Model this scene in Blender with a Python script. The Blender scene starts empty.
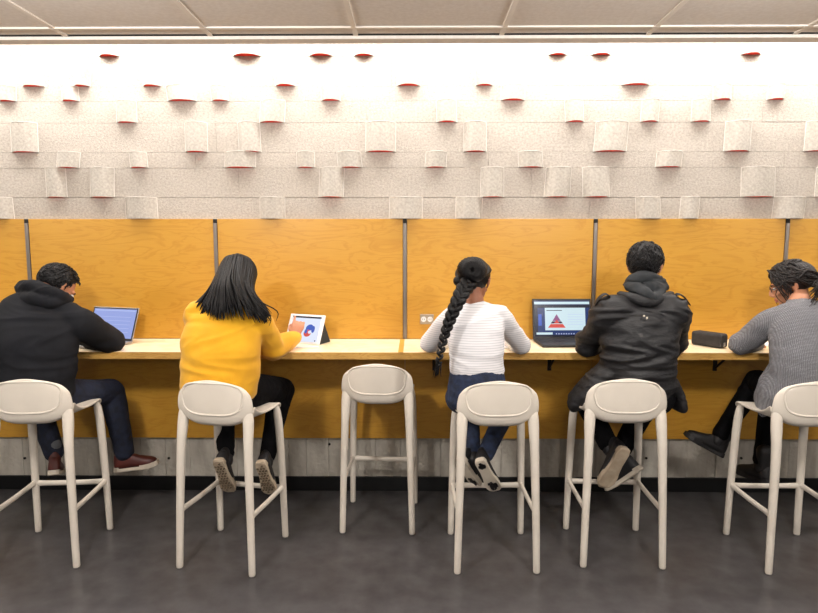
import bpy, bmesh, math, random
from mathutils import Vector, Matrix, noise
C = bpy.context.scene.collection
V = Vector
PI = math.pi
random.seed(7)
# ------------------------------------------------------------------ camera
F, PT, CH, YW = 603.8, .1055, 1.6026, .0093
cam = bpy.data.cameras.new('camera'); co = bpy.data.objects.new('camera', cam); C.objects.link(co)
cam.sensor_width = 36; cam.lens = F/818*36; cam.clip_start = .05
co.location = (0, 0, CH); co.rotation_euler = (PI/2-PT, 0, YW)
bpy.context.scene.camera = co
def at(px, py, Y):
    a = (px-409)/F; b = (306.5-py)/F
    cp, sp = math.cos(PT), math.sin(PT)
    y = cp+b*sp; z = b*cp-sp
    c, s = math.cos(YW), math.sin(YW)
    r = V((c*a-s*y, s*a+c*y, z)); t = Y/r.y
    return V((r.x*t, Y, CH+r.z*t))
# ------------------------------------------------------------------ materials
def srgb(r, g, b):
    f = lambda c: (c/255/12.92) if c/255 <= .04045 else ((c/255+.055)/1.055)**2.4
    return (f(r), f(g), f(b), 1)
def mat(name, c1, c2=None, rough=.6, scale=8, stretch=(1,1,1), bump=0, bscale=None, metal=0, detail=6, ramp=(.35,.65), spec=.5, sheen=0, bstretch=None, bdist=.02):
    m = bpy.data.materials.new(name); m.use_nodes = True
    nt = m.node_tree; N = nt.nodes; L = nt.links
    b = N['Principled BSDF']; b.inputs['Roughness'].default_value = rough; b.inputs['Metallic'].default_value = metal
    b.inputs['Specular IOR Level'].default_value = spec
    if sheen: b.inputs['Sheen Weight'].default_value = sheen
    c2 = c2 or tuple(x*.85 for x in c1[:3])+(1,)
    tc = N.new('ShaderNodeTexCoord')
    mp = N.new('ShaderNodeMapping'); mp.inputs['Scale'].default_value = stretch
    L.new(tc.outputs['Object'], mp.inputs['Vector'])
    n = N.new('ShaderNodeTexNoise'); n.inputs['Scale'].default_value = scale; n.inputs['Detail'].default_value = detail
    L.new(mp.outputs[0], n.inputs['Vector'])
    r = N.new('ShaderNodeValToRGB'); e = r.color_ramp.elements
    e[0].position, e[1].position = ramp; e[0].color = c2; e[1].color = c1
    L.new(n.outputs[0], r.inputs[0]); L.new(r.outputs[0], b.inputs['Base Color'])
    if bump:
        n2 = N.new('ShaderNodeTexNoise'); n2.inputs['Scale'].default_value = bscale or scale*4; n2.inputs['Detail'].default_value = 4
        if bstretch:
            mp2 = N.new('ShaderNodeMapping'); mp2.inputs['Scale'].default_value = bstretch
            L.new(tc.outputs['Object'], mp2.inputs[0]); L.new(mp2.outputs[0], n2.inputs[0])
        else: L.new(tc.outputs['Object'], n2.inputs[0])
        bp = N.new('ShaderNodeBump'); bp.inputs['Strength'].default_value = bump; bp.inputs['Distance'].default_value = bdist
        L.new(n2.outputs[0], bp.inputs['Height']); L.new(bp.outputs[0], b.inputs['Normal'])
    return m
def wood(name, a, b_, dark, rough=.4, sc=1.0):
    m = bpy.data.materials.new(name); m.use_nodes = True
    nt = m.node_tree; N = nt.nodes; L = nt.links; P = N['Principled BSDF']; P.inputs['Roughness'].default_value = rough
    tc = N.new('ShaderNodeTexCoord'); oi = N.new('ShaderNodeObjectInfo')
    ad = N.new('ShaderNodeVectorMath'); ad.operation = 'ADD'
    L.new(tc.outputs['Object'], ad.inputs[0])
    cb = N.new('ShaderNodeCombineXYZ'); ml = N.new('ShaderNodeMath'); ml.operation = 'MULTIPLY'; ml.inputs[1].default_value = 9
    L.new(oi.outputs['Random'], ml.inputs[0]); L.new(ml.outputs[0], cb.inputs[2]); L.new(ml.outputs[0], cb.inputs[0]); L.new(cb.outputs[0], ad.inputs[1])
    mp = N.new('ShaderNodeMapping'); mp.inputs['Scale'].default_value = (1.1*sc, 1.1*sc, 5*sc); L.new(ad.outputs[0], mp.inputs[0])
    n = N.new('ShaderNodeTexNoise'); n.inputs['Scale'].default_value = 2.2; n.inputs['Detail'].default_value = 4; n.inputs['Distortion'].default_value = .9
    L.new(mp.outputs[0], n.inputs[0])
    # contour-like birch figure from banded noise
    mu = N.new('ShaderNodeMath'); mu.operation = 'MULTIPLY'; mu.inputs[1].default_value = 14; L.new(n.outputs[0], mu.inputs[0])
    fr = N.new('ShaderNodeMath'); fr.operation = 'PINGPONG'; fr.inputs[1].default_value = 1; L.new(mu.outputs[0], fr.inputs[0])
    r1 = N.new('ShaderNodeValToRGB'); r1.color_ramp.elements[0].color = dark; r1.color_ramp.elements[1].color = a
    r1.color_ramp.elements[0].position = -.0; r1.color_ramp.elements[1].position = .5
    L.new(fr.outputs[0], r1.inputs[0])
    mp2 = N.new('ShaderNodeMapping'); mp2.inputs['Scale'].default_value = (2, 2, 60); L.new(ad.outputs[0], mp2.inputs[0])
    n2 = N.new('ShaderNodeTexNoise'); n2.inputs['Scale'].default_value = 4; n2.inputs['Detail'].default_value = 5; L.new(mp2.outputs[0], n2.inputs[0])
    r2 = N.new('ShaderNodeValToRGB'); r2.color_ramp.elements[0].position = .38; r2.color_ramp.elements[1].position = .62
    r2.color_ramp.elements[0].color = b_; r2.color_ramp.elements[1].color = a; L.new(n2.outputs[0], r2.inputs[0])
    mx = N.new('ShaderNodeMix'); mx.data_type = 'RGBA'; mx.inputs[0].default_value = .45
    L.new(r1.outputs[0], mx.inputs[6]); L.new(r2.outputs[0], mx.inputs[7]); L.new(mx.outputs[2], P.inputs['Base Color'])
    return m
def emis(name, c, s=1.0):
    m = bpy.data.materials.new(name); m.use_nodes = True
    b = m.node_tree.nodes['Principled BSDF']; b.inputs['Base Color'].default_value = (0.01, .01, .01, 1); b.inputs['Roughness'].default_value = .25
    b.inputs['Emission Color'].default_value = c; b.inputs['Emission Strength'].default_value = s
    return m
M = {}
M['ply'] = wood('honey_plywood', srgb(197,147,52), srgb(189,137,43), srgb(180,126,36))
M['counter'] = wood('pale_maple', srgb(246,228,194), srgb(240,218,180), srgb(230,204,162), .35)
M['edge'] = wood('counter_edge', srgb(200,158,84), srgb(188,142,68), srgb(170,122,52), .45, 2)
M['felt'] = mat('grey_felt', srgb(198,190,180), srgb(170,161,151), .95, 75, (1,1,1.2), .9, 160, bdist=.006, spec=.1, detail=10, ramp=(.3,.7))
M['felt2'] = mat('bulge_felt', srgb(197,191,181), srgb(172,164,155), .95, 75, (1,1,1), .8, 190, bdist=.005, spec=.1, detail=10, ramp=(.3,.7))
M['red'] = mat('red_lining', srgb(250,52,26), srgb(235,40,20), .8, 20)
M['feltedge'] = mat('cut_felt_edge', srgb(234,229,222), srgb(222,216,208), .95, 60)
M['concrete'] = mat('board_concrete', srgb(196,190,178), srgb(158,150,138), .85, 9, (1,1,.25), .5, 40)
M['cdark'] = mat('tie_hole', srgb(35,32,30), None, .9)
M['black'] = mat('black_base', srgb(14,14,15), None, .35)
M['floor'] = mat('dark_floor', srgb(78,76,77), srgb(65,63,64), .27, 9, (1,1,1), .12, 60, spec=.3, detail=9, ramp=(.3,.72), bdist=.003)
M['tile'] = mat('ceiling_tile', srgb(232,224,216), srgb(224,215,206), .95, 60)
M['tee'] = mat('ceiling_tee', srgb(236,228,218), srgb(230,221,210), .5, 5)
M['alu'] = mat('brushed_aluminium', srgb(150,142,136), srgb(128,120,114), .38, 6, (30,30,1), metal=.85)
M['darkmetal'] = mat('dark_metal', srgb(52,46,42), None, .5, metal=.5)
M['stool'] = mat('cream_plastic', srgb(222,213,200), srgb(216,206,192), .42, 5)
M['rubber'] = mat('grey_rubber', srgb(110,104,98), None, .8)
M['skin'] = mat('skin', srgb(196,140,108), srgb(182,124,94), .55, 12, spec=.4)
M['skin_d'] = mat('skin_brown', srgb(150,98,72), srgb(134,84,60), .55, 12, spec=.4)
M['hair'] = mat('black_hair', srgb(15,12,13), srgb(8,7,8), .45, 60, (1,1,.2), .2, 120, spec=.24)
M['hair_b'] = mat('dark_brown_hair', srgb(32,23,20), srgb(13,10,9), .4, 60, (1,1,.2), .3, 120, spec=.32)
M['hoodie'] = mat('black_fleece', srgb(23,24,29), srgb(17,18,22), .9, 10, bump=.25, bscale=260, bdist=.002, spec=.25)
M['jacket'] = mat('black_jacket', srgb(19,18,21), srgb(12,11,14), .58, 14, bump=.5, bscale=26, bdist=.012, bstretch=(.6,1,1.6))
M['hood'] = mat('grey_hood', srgb(46,49,52), srgb(34,37,40), .85, 14, bump=.3, bscale=200, bdist=.002)
M['yellow'] = mat('yellow_fleece', srgb(226,168,20), srgb(214,154,14), .85, 6, bump=.25, bscale=240, bdist=.002, sheen=.15)
M['blackpant'] = mat('black_trousers', srgb(10,9,12), srgb(6,6,8), .85, 16, bump=.3, bscale=30, spec=.12)
M['jeans'] = mat('blue_jeans', srgb(32,46,76), srgb(18,26,44), .8, 30, bump=.3, bscale=60, bdist=.01)
M['navy'] = mat('navy_jeans', srgb(20,29,52), srgb(11,16,32), .8, 30, bump=.3, bscale=60, bdist=.01)
M['grey_sock'] = mat('grey_sock', srgb(92,94,98), None, .9)
M['maroon'] = mat('maroon_leather', srgb(92,36,28), srgb(66,24,20), .5, 14)
M['whitesole'] = mat('white_sole', srgb(214,202,184), None, .7)
M['tansole'] = mat('tan_sole', srgb(176,160,138), srgb(160,142,120), .8, 20)
M['brownsole'] = mat('brown_lugs', srgb(96,80,60), None, .8)
M['blackshoe'] = mat('black_shoe', srgb(24,22,24), None, .6)
M['whitepaint'] = mat('white_plastic', srgb(235,236,240), None, .35)
M['paper'] = mat('paper', srgb(244,242,240), srgb(238,236,234), .8)
M['silver'] = mat('silver_case', srgb(176,174,176), None, .35, metal=.7)
M['keys'] = mat('dark_keys', srgb(40,40,44), None, .5)
M['lens'] = mat('glasses_frame', srgb(20,16,16), None, .3)
M['pencil'] = mat('black_nylon', srgb(48,44,44), srgb(36,33,34), .7, 30, bump=.4, bscale=120, bdist=.003)
M['orange'] = mat('orange_varnish', srgb(206,160,66), None, .5)
M['eyew'] = mat('eye_white', srgb(225,220,215), None, .3)
M['lip'] = mat('lip', srgb(165,90,80), None, .5)
M['outlet'] = mat('steel_plate', srgb(176,166,150), None, .35, metal=.6)
# shirt with thin stripes / ribbed knit
def striped():
    m = mat('striped_jersey', srgb(226,224,226), srgb(216,214,218), .85, 10); nt = m.node_tree; N = nt.nodes; L = nt.links
    b = N['Principled BSDF']; tc = N.new('ShaderNodeTexCoord'); w = N.new('ShaderNodeTexWave'); w.bands_direction = 'Z'
    w.inputs['Scale'].default_value = 26; w.inputs['Distortion'].default_value = .6; w.inputs['Detail Scale'].default_value = .3
    L.new(tc.outputs['Object'], w.inputs[0])
    r = N.new('ShaderNodeValToRGB'); r.color_ramp.elements[0].position = .04; r.color_ramp.elements[1].position = .2
    r.color_ramp.elements[0].color = srgb(190,189,194); r.color_ramp.elements[1].color = srgb(228,226,228)
    L.new(w.outputs[0], r.inputs[0]); L.new(r.outputs[0], b.inputs['Base Color'])
    return m
M['striped'] = striped()
def knit():
    m = mat('grey_rib_knit', srgb(150,150,154), srgb(120,120,125), .95, 90, bump=0); nt = m.node_tree; N = nt.nodes; L = nt.links
    b = N['Principled BSDF']; tc = N.new('ShaderNodeTexCoord')
    bp = N.new('ShaderNodeBump'); bp.inputs['Strength'].default_value = .9; bp.inputs['Distance'].default_value = .006
    ws = []
    for d in ('X', 'Z'):
        w = N.new('ShaderNodeTexWave'); w.bands_direction = d; w.inputs['Scale'].default_value = 50; w.inputs['Distortion'].default_value = 2.2
        L.new(tc.outputs['Object'], w.inputs[0]); ws.append(w)
    mu = N.new('ShaderNodeMath'); mu.operation = 'MULTIPLY'; L.new(ws[0].outputs[1], mu.inputs[0]); L.new(ws[1].outputs[1], mu.inputs[1])
    L.new(mu.outputs[0], bp.inputs['Height']); L.new(bp.outputs[0], b.inputs['Normal'])
    r = N.new('ShaderNodeValToRGB'); r.color_ramp.elements[0].color = srgb(112,112,117); r.color_ramp.elements[1].color = srgb(152,152,156)
    r.color_ramp.elements[1].position = .6
    L.new(mu.outputs[0], r.inputs[0]); L.new(r.outputs[0], b.inputs['Base Color'])
    return m
M['knit'] = knit()
# ------------------------------------------------------------------ helpers
def obj(name, bm, m, parent=None, smooth=False, label=None, bevel=0, subsurf=0):
    me = bpy.data.meshes.new(name); bmesh.ops.recalc_face_normals(bm, faces=bm.faces[:]); bm.to_mesh(me); bm.free()
    o = bpy.data.objects.new(name, me); C.objects.link(o)
    for x in (m if isinstance(m, list) else [m]): me.materials.append(x)
    if smooth:
        for p in me.polygons: p.use_smooth = True
    if parent: o.parent = parent
    if label: o['label'] = label
    if bevel:
        b = o.modifiers.new('bevel', 'BEVEL'); b.width = bevel; b.segments = 3; b.limit_method = 'ANGLE'
    if subsurf:
        s = o.modifiers.new('sub', 'SUBSURF'); s.levels = subsurf; s.render_levels = subsurf
    return o
def thing(name, label, cat, loc=(0,0,0), rz=0, group=None):
    o = bpy.data.objects.new(name, None); C.objects.link(o); o.empty_display_size = .1
    o.location = loc; o.rotation_euler = (0,0,rz); o['label'] = label; o['category'] = cat
    if group: o['group'] = group
    return o
def tag(o, label, cat, group=None):
    o['label'] = label; o['category'] = cat
    if group: o['group'] = group
    return o
def struct(name, bm, m, **k):
    o = obj(name, bm, m, **k); o['kind'] = 'structure'; return o
def box(bm, x0, x1, y0, y1, z0, z1, mi=0, mtx=None):
    vs = [bm.verts.new((x, y, z)) for x in (x0,x1) for y in (y0,y1) for z in (z0,z1)]
    if mtx:
        for v in vs: v.co = mtx @ v.co
    for f in ((0,1,3,2),(4,6,7,5),(0,4,5,1),(2,3,7,6),(0,2,6,4),(1,5,7,3)):
        fc = bm.faces.new([vs[i] for i in f]); fc.material_index = mi
    return vs
def quad(bm, pts, mi=0):
    f = bm.faces.new([bm.verts.new(p) for p in pts]); f.material_index = mi; return f
def catmull(pts, k):
    if len(pts) < 3 or k <= 1: 
        return [p for p in pts]
    out = []; P = [pts[0]]+list(pts)+[pts[-1]]
    for i in range(1, len(P)-2):
        for j in range(k):
            t = j/k; a, b, c, d = P[i-1], P[i], P[i+1], P[i+2]
            out.append(.5*((2*b)+(c-a)*t+(2*a-5*b+4*c-d)*t*t+(3*b-a-3*c+d)*t*t*t))
    out.append(P[-2]); return out
def loft(bm, pts, rad, side=None, n=16, k=4, caps=True, ck=1.0):
    """tapered tube; rad entries: r or (rs, rt) half-size along side and along the third axis"""
    pts = [V(p) for p in pts]
    R = [V((r, r, 0)) if not isinstance(r, (tuple, list)) else V((r[0], r[1], 0)) for r in rad]
    sd = None
    if side is not None:
        sd = [V(s) for s in side] if isinstance(side[0], (tuple, list, Vector)) else [V(side)]*len(pts)
        sd = catmull(sd, k)
    if len(pts) == 2 and k > 1:
        pts = [pts[0].lerp(pts[1], i/k) for i in range(k+1)]; R = [R[0].lerp(R[1], i/k) for i in range(k+1)]
        if sd and len(sd) == 2: sd = [sd[0].lerp(sd[1], i/k) for i in range(k+1)]
    else:
        pts = catmull(pts, k); R = catmull(R, k)
    m = len(pts); prev = V((1, .13, .07)); rings = []
    for i in range(m):
        t = (pts[min(i+1, m-1)]-pts[max(i-1, 0)]); t = t.normalized() if t.length > 1e-9 else V((0,0,1))
        s = sd[i].copy() if sd else prev.copy()
        s = s-t*s.dot(t)
        if s.length < 1e-4: s = t.orthogonal()
        s.normalize(); u = t.cross(s); prev = s
        rings.append((pts[i], s, u, t, R[i]))
    if caps:
        p, s, u, t, r = rings[0]; q = min(r.x, r.y)
        head = [(p-t*q*ck*math.sin(a), s, u, t, V((r.x-q*(1-math.cos(a)), r.y-q*(1-math.cos(a)), 0))) for a in (1.25, .8, .4)]
        p, s, u, t, r = rings[-1]; q = min(r.x, r.y)
        tail = [(p+t*q*math.sin(a), s, u, t, V((r.x-q*(1-math.cos(a)), r.y-q*(1-math.cos(a)), 0))) for a in (.4, .8, 1.25)]
        rings = head+rings+tail
    vr = []
    for p, s, u, t, r in rings:
        vr.append([bm.verts.new(p+s*(r.x*math.cos(2*PI*j/n))+u*(r.y*math.sin(2*PI*j/n))) for j in range(n)])
    for a, b in zip(vr, vr[1:]):
        for j in range(n): bm.faces.new((a[j], a[(j+1)%n], b[(j+1)%n], b[j]))
    bm.faces.new(list(reversed(vr[0]))); bm.faces.new(vr[-1])
def ell(bm, c, r, mtx=None, u=24, v=16, mod=None):
    c = V(c); g = bmesh.ops.create_uvsphere(bm, u_segments=u, v_segments=v, radius=1)
    for x in g['verts']:
        d = x.co.copy(); k = mod(d) if mod else 1.0
        q = V((d.x*r[0]*k, d.y*r[1]*k, d.z*r[2]*k))+c
        x.co = mtx @ q if mtx else q
def fuse(name, bm, voxel, m, parent, smooth=3, disp=None, label=None, dec=None):
    me = bpy.data.meshes.new('tmp'); bmesh.ops.recalc_face_normals(bm, faces=bm.faces[:]); bm.to_mesh(me); bm.free()
    o = bpy.data.objects.new('tmp', me); C.objects.link(o)
    r = o.modifiers.new('r', 'REMESH'); r.mode = 'VOXEL'; r.voxel_size = voxel; r.adaptivity = 0
    if smooth:
        s = o.modifiers.new('s', 'SMOOTH'); s.iterations = smooth; s.factor = .5
    dg = bpy.context.evaluated_depsgraph_get(); dg.update()
    nm = bpy.data.meshes.new_from_object(o.evaluated_get(dg))
    bpy.data.objects.remove(o); bpy.data.meshes.remove(me)
    if disp:
        ns = [v.normal.copy() for v in nm.vertices]
        for v, nn in zip(nm.vertices, ns): v.co = v.co+nn*disp(v.co, nn)
    nm.materials.clear()
    nm.materials.append(m)
    for p in nm.polygons: p.use_smooth = True
    nm.name = name; ob = bpy.data.objects.new(name, nm); C.objects.link(ob)
    if parent: ob.parent = parent
    if label: ob['label'] = label
    return ob
def folds(amp, fx=(9, 9, 26), seed=0, joints=()):
    """cloth folds: ridged noise, stronger near bent joints"""
    def f(p, n):
        q = V((p.x*fx[0]+seed, p.y*fx[1], p.z*fx[2]))
        w = noise.noise(q*.45)*1.1
        r = 1-abs(noise.noise(q*.5+V((w, w, w))))*2.6
        k = 1.0
        for j, rr, g in joints:
            d = (p-j).length
            if d < rr: k += g*(1-d/rr)
        r2 = 1-abs(noise.noise(q*1.15+V((w*1.5, 7, w))))*2.4
        return amp*k*(r*.62+r2*.22+noise.noise(p*7+V((seed, 3, 1)))*.8)
    return f
# ------------------------------------------------------------------ the setting
WY = 3.787; XL, XR = -5.2, 5.2
bm = bmesh.new(); box(bm, XL, XR, -3.5, WY+.1, -.05, 0); struct('floor', bm, M['floor'])
def strip_wall():
    bm = bmesh.new()
    zs = [1.70, 1.88, 2.059, 2.153, 2.329, 2.457, 2.544, 2.72, 2.90, 3.12]
    for a, b in zip(zs, zs[1:]):                    # horizontal felt strips with hairline joints and staggered ends
        x = XL-random.random()
        while x < XR:
            w = random.choice((1.8, 2.4, 3.0)); d = random.uniform(0, .002)
            box(bm, max(x, XL)+.0008, min(x+w, XR)-.0008, WY-.012-d, WY+.02, a+.0007, b-.0007); x += w
            if x >= XR: break
    return struct('wall_back_felt', bm, M['felt'])
strip_wall()
bm = bmesh.new(); box(bm, XL, XR, WY+.02, WY+.1, -.05, 3.2); struct('wall_back', bm, M['felt'])
# board-formed concrete below the panels
bm = bmesh.new(); x = XL; random.seed(3)
while x < XR:
    w = random.choice((.115, .145, .19, .16)); d = random.uniform(0, .005)
    box(bm, x+.001, min(x+w-.001, XR), WY-.004-d, WY+.02, .09, .37); x += w
struct('wall_back_concrete', bm, M['concrete'], bevel=.002)
random.seed(7)
bm = bmesh.new()
for i, px in enumerate((169, 329.5, 490, 646, 741, 25)):
    p = at(px, 458 if i != 1 else 444, WY-.008)
    bmesh.ops.create_cone(bm, cap_ends=True, segments=12, radius1=.008, radius2=.008, depth=.006, matrix=Matrix.Translation(p+V((0,-.003,0))) @ Matrix.Rotation(PI/2, 4, 'X'))
struct('trim_1', bm, M['cdark'])
bm = bmesh.new(); box(bm, XL, XR, WY-.02, WY+.02, 0, .0935); struct('baseboard_back', bm, M['black'], bevel=.003)
# ceiling
CZ = 2.4695; CE = 2.632
bm = bmesh.new(); box(bm, XL, XR, -3.5, CE, CZ, CZ+.03); struct('ceiling', bm, M['tile'])
bm = bmesh.new(); box(bm, XL, XR, 2.3, WY+.1, 3.12, 3.18); struct('ceiling_cove', bm, M['tee'])
bm = bmesh.new(); box(bm, XL, XR, CE+.006, 2.70, CZ-.016, CZ+.10); struct('trim_2', bm, M['tile'])
bm = bmesh.new(); box(bm, XL, XR, 2.50, 2.54, CZ+.03, 3.12); struct('trim_3', bm, M['tee'])
bm = bmesh.new()
for y in (2.545-.61*i for i in range(0, 10)): box(bm, XL, XR, y-.010, y+.010, CZ-.006, CZ)
struct('trim_4', bm, M['tee'])
bm = bmesh.new()
for i in range(-8, 9):
    x = -.2477+.61*i; box(bm, x-.010, x+.010, -3.5, CE, CZ-.0055, CZ)
struct('trim_5', bm, M['tee'])
bm = bmesh.new(); box(bm, XL, XR, CE-.008, CE+.006, CZ-.003, CZ+.02); struct('trim_6', bm, M['cdark'])
# ------------------------------------------------------------------ plywood panels, metal strips
PX0, PS = -.0602, 1.1720
edges = [XL]+[PX0+i*PS for i in (-3, -2, -1, 0, 1, 2, 3)]+[XR]
where = ['beyond the far left metal strip', 'left of the hooded student', 'behind the student in the black hoodie', 'behind the student in the yellow sweater',
         'behind the student with the braid', 'behind the student in the black jacket', 'at the far right behind the student in grey', 'past the right end of the picture']
for i in range(1, 7):
    a, b = edges[i]+.013, edges[i+1]-.013
    bm = bmesh.new(); box(bm, a-edges[i]-PS/2, b-edges[i]-PS/2, -.010, .012, 1.001, 1.7475)
    o = obj('plywood_panel', bm, M['ply'], bevel=.0015); o.location = (edges[i]+PS/2, WY-.027, 0)
    tag(o, 'upper honey plywood wall panel '+where[i], 'wall panel', 'upper plywood panels')
    bm = bmesh.new(); box(bm, a-edges[i]-PS/2-.012, b-edges[i]-PS/2+.012, -.010, .012, .358, .960)
    o = obj('plywood_panel', bm, M['ply']); o.location = (edges[i]+PS/2, WY-.027, 0)
    tag(o, 'lower honey plywood panel under the counter, '+where[i], 'wall panel', 'lower plywood panels')
sl = ['farthest left beyond the frame edge', 'beside the hooded student\'s head', 'behind the long-haired student in yellow', 'between the empty stool and the braided student',
      'behind the opened laptop and the jacket student', 'above the head of the student in grey', 'beyond the right edge']
for i in range(-2, 3):
    x = PX0+i*PS
    t = thing('metal_strip', 'narrow brushed metal strip between plywood panels '+sl[i+3], 'metal strip', (x, WY-.027, 0), 0, 'metal strips between panels')
    bm = bmesh.new(); box(bm, -.011, .011, -.016, .012, 1.002, 1.722); obj('channel', bm, M['alu'], t, bevel=.002)
    bm = bmesh.new(); box(bm, -.011, .011, -.014, .012, 1.722, 1.7465); obj('end_cap', bm, M['cdark'], t)
# ------------------------------------------------------------------ felt bulges
rows = [  # name, ztop, zbot, [(x0,x1)...] pixels
 ('top row', 2.90, 2.722, 55.5, [(98,118),(232,260),(309,332),(354,373),(549,567),(592,611),(742,762)]),
 ('second row', 2.72, 2.546, 86.7, [(21,43),(73,89),(142,160),(275,295),(397,420),(476,493),(622,650)]),
 ('third row', 2.544, 2.459, 101.5, [(-2,15),(61,78),(167,196),(211,228),(321,340),(501,525),(714,732),(768,785)]),
 ('fourth row', 2.457, 2.331, 123, [(115.6,136),(259,284),(437,457),(566,584.6),(641,659),(692,711)]),
 ('fifth row', 2.329, 2.155, 152.5, [(10,37),(184.6,207),(238.5,260.5),(365.5,395.5),(464,486.5),(594,627),(724.5,751),(805,832)]),
 ('sixth row', 2.153, 2.061, 168, [(55,78),(129.5,147),(224,255),(296.5,314.5),(338,362),(425,446),(519,543.5),(656,682)]),
 ('seventh row', 2.059, 1.882, 197.5, [(45.5,66),(89,113),(318.5,343),(481,504),(544.5,570),(583.5,610),(742,776),(816,840)]),
 ('bottom row', 1.88, 1.7495, 218, [(-10,13),(125,157),(259.5,284.6),(389,422),(455.6,482),(637,662),(680,699),(773,805)])]
ords = ['leftmost', 'second from left', 'third from left', 'fourth from left', 'fifth from left', 'sixth from left', 'seventh from left', 'eighth from left']
for rn, zt, zb, py, xs in rows:
    for i, (a, b) in enumerate(xs):
        xa, xb = at(a, py, WY-.03).x, at(b, py, WY-.03).x; w = (xb-xa)/2; cx = (xa+xb)/2; h = zt-zb
        pr = .042+.16*w
        size = 'narrow' if b-a < 19 else ('wide' if b-a > 26 else 'medium')
        shape = 'tall' if h > .15 else 'short'
        t = thing('felt_bulge', '%s %s curved felt bulge on the wall, %s in the %s' % (size, shape, ords[i], rn), 'felt bulge', (cx, WY-.0128, zb), 0, 'curved felt bulges on the wall')
        n = 18; edge = bmesh.new(); lean = random.uniform(.88, 1.1); tw = random.uniform(-.006, .006)
        bm = bmesh.new(); sh = []
        for j in range(7):
            f = j/6; row = []
            for q in range(n+1):
                u = -1+2*q/n; y = -pr*(1-abs(u)**2.3)*(lean+(1-lean)*f)
                row.append((w*u+tw*f*2, y-.001, f*h))
            sh.append(row)
        gv = [[bm.verts.new(p) for p in r] for r in sh]
        gi = [[bm.verts.new((p[0]*(1-.004/w), min(p[1]+.005, 0), p[2])) for p in r] for r in sh]
        for j in range(6):
            for q in range(n):
                bm.faces.new((gv[j][q], gv[j][q+1], gv[j+1][q+1], gv[j+1][q])); bm.faces.new((gi[j][q+1], gi[j][q], gi[j+1][q], gi[j+1][q+1]))
        for q in range(n):
            bm.faces.new((gv[0][q+1], gv[0][q], gi[0][q], gi[0][q+1])); bm.faces.new((gv[-1][q], gv[-1][q+1], gi[-1][q+1], gi[-1][q]))
        bmesh.ops.remove_doubles(bm, verts=bm.verts[:], dist=.00005)
        fs = obj('felt_shell', bm, M['felt2'], t, smooth=True); es = fs.modifiers.new('e', 'EDGE_SPLIT'); es.split_angle = .7
        for sg in (0, n): loft(edge, [V(sh[j][sg])+V((0,-.001,0)) for j in range(7)], [.0020]*7, n=6, k=1, caps=False)
        loft(edge, [V(p)+V((0,-.0005,0)) for p in sh[-1]], [.0017]*(n+1), n=6, k=1, caps=False)
        obj('cut_edge', edge, M['feltedge'], t, label='pale fuzzy cut edge')
        if rn != 'bottom row':
            bm = bmesh.new(); z1 = .0004
            top = [bm.verts.new((p[0]*(1-.003/w), min(p[1]+.0015, .0006), z1)) for p in sh[0]]; lo = [bm.verts.new((v.co.x, v.co.y, z1+.004)) for v in top]
            bm.faces.new(top); bm.faces.new(list(reversed(lo)))
            for q in range(n): bm.faces.new((top[q], top[q+1], lo[q+1], lo[q]))
            obj('lining', bm, M['red'], t, label='red underside lining')
# ------------------------------------------------------------------ counter, brackets, outlet
CT = 1.0; CF = 3.285
t = thing('counter', 'long pale wooden bar counter running along the whole wall', 'counter', (0, WY-.04, CT))
bm = bmesh.new(); box(bm, XL+.6, XR-.6, CF-WY+.04+.004, 0, -.039, 0); obj('countertop', bm, M['counter'], t, bevel=.002)
bm = bmesh.new(); box(bm, XL+.6, XR-.6, CF-WY+.04, CF-WY+.0442, -.0392, -.001); obj('front_edge', bm, M['edge'], t, label='darker tan plywood front edge')
bm = bmesh.new(); xs_ = at(401.5, 346, 3.5).x; box(bm, xs_-.014, xs_+.014, CF-WY+.0445, -.002, -.0005, .0011); obj('joint_strip', bm, M['orange'], t, label='yellow strip covering the joint')
bl = ['behind the yellow sweater', 'near the hooded student', 'beside the braid tip', 'left of the black jacket', 'under the right end of the counter', 'behind the empty stool']
for i, px in ((0,183),(2,436),(3,561),(4,741)):
    x = at(px, 365, 3.45).x
    t = thing('shelf_bracket', 'dark metal angle bracket under the counter '+bl[i], 'bracket', (x, WY-.037, CT-.039), 0, 'brackets under the counter')
    bm = bmesh.new(); box(bm, -.012, .012, -.26, 0, -.006, 0); obj('arm', bm, M['darkmetal'], t)
    bm = bmesh.new(); box(bm, -.012, .012, -.006, 0, -.16, -.006); obj('wall_plate', bm, M['darkmetal'], t)
    bm = bmesh.new(); loft(bm, [(0, -.20, -.008), (0, -.008, -.14)], [.007, .007], n=8, k=2); obj('brace', bm, M['darkmetal'], t)
bm = bmesh.new(); t = thing('wall_outlet', 'small metal double socket plate on plywood left of the braided student', 'outlet', (.0767, WY-.0375, 1.126))
box(bm, -.0425, .0425, -.004, 0, -.031, .031); obj('plate', bm, M['outlet'], t, bevel=.002)
for s in (-1, 1):
    bm = bmesh.new(); bmesh.ops.create_cone(bm, cap_ends=True, segments=20, radius1=.0165, radius2=.0165, depth=.004, matrix=Matrix.Translation((s*.02, -.0055, 0)) @ Matrix.Rotation(PI/2, 4, 'X'))
    f = obj('socket', bm, M['whitepaint'], t, label='pale round socket')
    bm = bmesh.new()
    for q in (-1, 1): box(bm, s*.02+q*.006-.0012, s*.02+q*.006+.0012, -.0082, -.0072, -.005, .005)
    obj('slot', bm, M['cdark'], f)
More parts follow.
